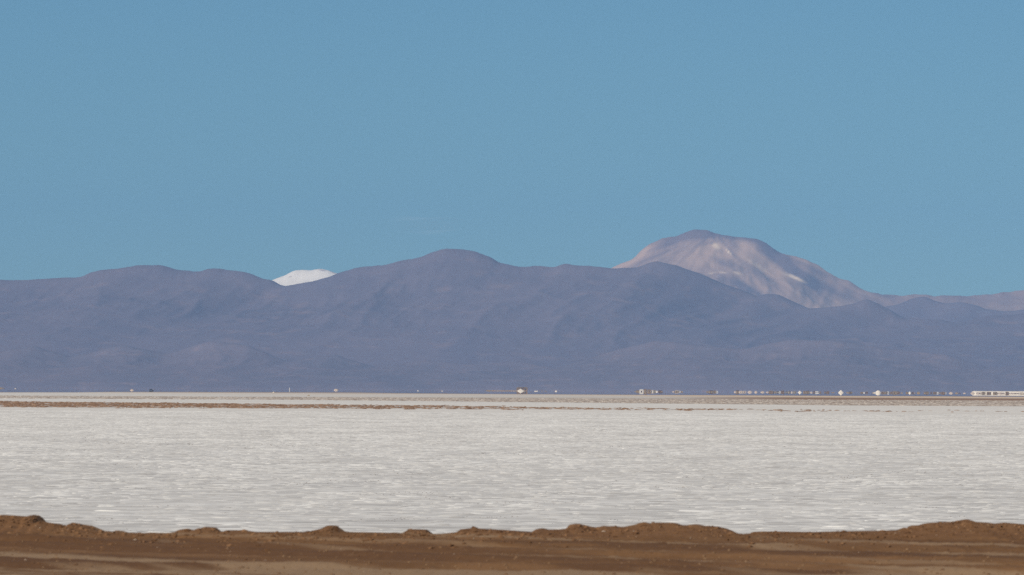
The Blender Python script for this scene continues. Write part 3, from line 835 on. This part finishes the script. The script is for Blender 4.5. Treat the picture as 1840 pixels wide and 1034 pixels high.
def plates(name, X, Y, W_, H_, mat, tone, z0=-0.004, label=None, seed=1):
    """many low broken lumps as one mesh: X, Y centres, W_ widths, H_ heights (arrays)"""
    rs = np.random.RandomState(seed); n = len(X); k = 6
    a = rs.uniform(0, 6.28, n)[:, None] + np.arange(k)[None] * 2 * np.pi / k
    asp = rs.uniform(0.45, 1.0, n)[:, None]; ro = rs.uniform(0, 3.14, n)[:, None]
    j0 = rs.uniform(0.75, 1.2, (n, k)); j1 = rs.uniform(0.35, 0.75, (n, k))
    def ringv(j, z):
        u = np.cos(a) * j * W_[:, None] / 2; v = np.sin(a) * j * W_[:, None] / 2 * asp
        return np.stack([X[:, None] + u * np.cos(ro) - v * np.sin(ro), Y[:, None] + u * np.sin(ro) + v * np.cos(ro), z], -1)
    lo = ringv(j0, np.full((n, k), z0)); hi = ringv(j1, H_[:, None] * rs.uniform(0.6, 1.15, (n, k)))
    co = np.concatenate([lo, hi], 1).reshape(-1, 3)
    b = (np.arange(n) * 2 * k)[:, None, None]
    i = np.arange(k); q = np.stack([i, (i + 1) % k, (i + 1) % k + k, i + k], -1)[None] + b
    cap = (np.arange(k) + k)[None] + b[:, :, 0]
    loops = np.concatenate([q.reshape(n, -1), cap], 1).ravel()
    sizes = np.tile(np.array([4] * k + [k]), n)
    me = bpy.data.meshes.new(name)
    me.vertices.add(len(co)); me.vertices.foreach_set("co", co.astype(np.float32).ravel())
    me.loops.add(len(loops)); me.loops.foreach_set("vertex_index", loops.astype(np.int32))
    me.polygons.add(len(sizes)); me.polygons.foreach_set("loop_start", (np.cumsum(sizes) - sizes).astype(np.int32))
    me.polygons.foreach_set("loop_total", sizes.astype(np.int32))
    me.update(calc_edges=True)
    at = me.attributes.new("tone", 'FLOAT', 'POINT'); at.data.foreach_set("value", np.repeat(tone, 2 * k).astype(np.float32))
    me.materials.append(mat)
    o = bpy.data.objects.new(name, me); COL.objects.link(o)
    return tag(o, label, kind='stuff')

def tone_mat(name, c1, c2):
    m = NT(name); p = m.pos()
    f = m.math('ADD', m.attr("tone"), m.math('MULTIPLY', m.math('SUBTRACT', m.noise(p, 3.0, 4, 0.7), 0.5), 0.5), clamp=True)
    m.color(m.mix(f, c1, c2))
    return m.m

def crust():
    rs = np.random.RandomState(3)
    n = 420000
    Y = np.sqrt(rs.uniform(126.0 ** 2, 860.0 ** 2, n)); X = rs.uniform(-1, 1, n) * (Y * 0.079 * 1.12 + 8.0)
    dens = 0.6 + 1.0 * fbm(X / 3, Y / 12, 5, 31, 0.75) + 0.5 * fbm(X / 60, Y / 160, 3, 35)
    keep = rs.uniform(0, 1, n) < np.clip(dens + 0.2, 0.12, 1)
    X, Y = X[keep], Y[keep]; n = len(X)
    Wd = np.clip(np.exp(rs.normal(-0.95, 0.5, n)), 0.12, 1.5)
    Hh = np.clip(np.exp(rs.normal(-4.65, 0.35, n)) * (Wd / 0.4) ** 0.4, 0.004, 0.026)
    tone = np.clip(rs.normal(0.60, 0.20, n) + 0.5 * fbm(X / 4, Y / 14, 5, 55, 0.75), 0, 1)
    dark = rs.uniform(0, 1, n) < 0.012
    tone[dark] = -0.35
    plates("salt_lumps", X, Y, Wd, Hh, tone_mat("salt_lump_crust", C(0.41, 0.40, 0.375), C(0.79, 0.785, 0.735)), tone, label='countless low broken salt crust lumps on the white flat')
    # mud clods of the streaky brown band
    n = 52000
    Y = np.sqrt(rs.uniform(940.0 ** 2, 1420.0 ** 2, n)); u = rs.uniform(-0.1, 0.1, n); X = u * Y
    y1 = np.interp(u, [-0.08, 0.03, 0.1], [1380, 1045, 1020]); y0 = np.interp(u, [-0.08, 0.0], [995, 985])
    j = 90 * fbm(X / 7, Y / 60, 5, 77, 0.7)
    ins = sstep(-25, 25, Y + j - y0) * sstep(-25, 25, y1 - Y - j)
    p = np.interp(u, [-0.08, -0.04, 0.0, 0.04, 0.08], [0.42, 0.42, 0.38, 0.28, 0.14]) * ins * sstep(-0.35, 0.25, 0.7 * fbm(X / 2.5, Y / 25, 5, 78, 0.75) + np.interp(u, [-0.08, 0.0, 0.08], [0.3, 0.0, -0.2]))
    keep = rs.uniform(0, 1, n) < p
    X, Y = X[keep], Y[keep]; n = len(X)
    plates("mud_clods", X, Y, rs.uniform(0.3, 1.5, n), rs.uniform(0.03, 0.11, n), tone_mat("mud_clod", C(0.15, 0.085, 0.05), C(0.34, 0.22, 0.14)), rs.uniform(0, 1, n), label='brown mud clods in a broken band across the salt')
    n = 75000
    Y = np.sqrt(rs.uniform(1380.0 ** 2, 2300.0 ** 2, n)); u = rs.uniform(-0.1, 0.1, n); X = u * Y
    g0 = np.interp(u, [-0.03, 0.05], [1720, 1400])
    p = sstep(-20, 40, Y - g0) * np.interp(u, [-0.08, 0.0, 0.08], [0.45, 0.9, 0.9]) * sstep(-0.5, 0.3, fbm(X / 20, Y / 60, 5, 79, 0.7))
    keep = rs.uniform(0, 1, n) < p
    X, Y = X[keep], Y[keep]; n = len(X)
    plates("crust_clods", X, Y, rs.uniform(0.4, 1.9, n), rs.uniform(0.03, 0.11, n), tone_mat("dull_clod", C(0.22, 0.17, 0.135), C(0.62, 0.56, 0.48)), np.clip(rs.normal(0.45, 0.33, n), 0, 1), label='speckled grey and brown crust clods on the far flat')
crust()

# ------------------------------------------------------------------ thin cloud wisp, beyond and above the air box
def cloud():
    # sparse ice crystals: mostly see-through, thinning out towards the rim of the wisp
    m = bpy.data.materials.new("thin_cloud"); m.use_nodes = True
    t = m.node_tree; pb = t.nodes["Principled BSDF"]
    pb.inputs['Base Color'].default_value = C(.9, .9, .9); pb.inputs['Roughness'].default_value = 1.0
    at = t.nodes.new("ShaderNodeAttribute"); at.attribute_name = "thickness"
    nz = t.nodes.new("ShaderNodeTexNoise"); nz.inputs['Scale'].default_value = 0.0012; nz.inputs['Detail'].default_value = 5
    co = t.nodes.new("ShaderNodeTexCoord"); t.links.new(co.outputs['Object'], nz.inputs['Vector'])
    mu = t.nodes.new("ShaderNodeMath"); mu.operation = 'MULTIPLY'
    t.links.new(at.outputs['Fac'], mu.inputs[0]); t.links.new(nz.outputs[0], mu.inputs[1])
    t.links.new(mu.outputs[0], pb.inputs['Alpha'])
    iv, fc = ico(4)
    Y = 70000.0
    x, _, z = at_y(770, 405, Y)
    V = []
    for a, b, c in iv:
        w = 1 + .5 * math.sin(7 * a + 2 * b) * .5
        V.append((a * 95 * Y * K, b * 2500, c * 11.0 * Y * K * w * (1 - .5 * a) + 1.5 * a * Y * K))
    o = mesh_obj('cloud', V, fc, m, smooth=True); o.location = (x, Y, z)
    th = o.data.attributes.new("thickness", 'FLOAT', 'POINT')
    th.data.foreach_set("value", [0.10 * max(0.0, 1 - a * a) ** 1.5 * max(0.0, 1 - a * a - c * c) ** 0.8 for a, b, c in iv])
    tag(o, kind='structure')
cloud()

# ------------------------------------------------------------------ haze: one closed box of even air
def haze():
    m = bpy.data.materials.new("haze_air"); m.use_nodes = True
    m.cycles.volume_sampling = 'DISTANCE'
    m.cycles.homogeneous_volume = True
    t = m.node_tree; t.nodes.remove(t.nodes["Principled BSDF"])
    v = t.nodes.new("ShaderNodeVolumePrincipled")
    v.inputs['Color'].default_value = (*HAZE_COLOR, 1); v.inputs['Density'].default_value = HAZE_DENSITY
    v.inputs['Anisotropy'].default_value = -0.3
    t.links.new(v.outputs[0], t.nodes['Material Output'].inputs['Volume'])
    V, F = box(-12000, 12000, -3000, 41500, -6, 1170)
    tag(mesh_obj('haze', V, F, m), kind='stuff')
haze()
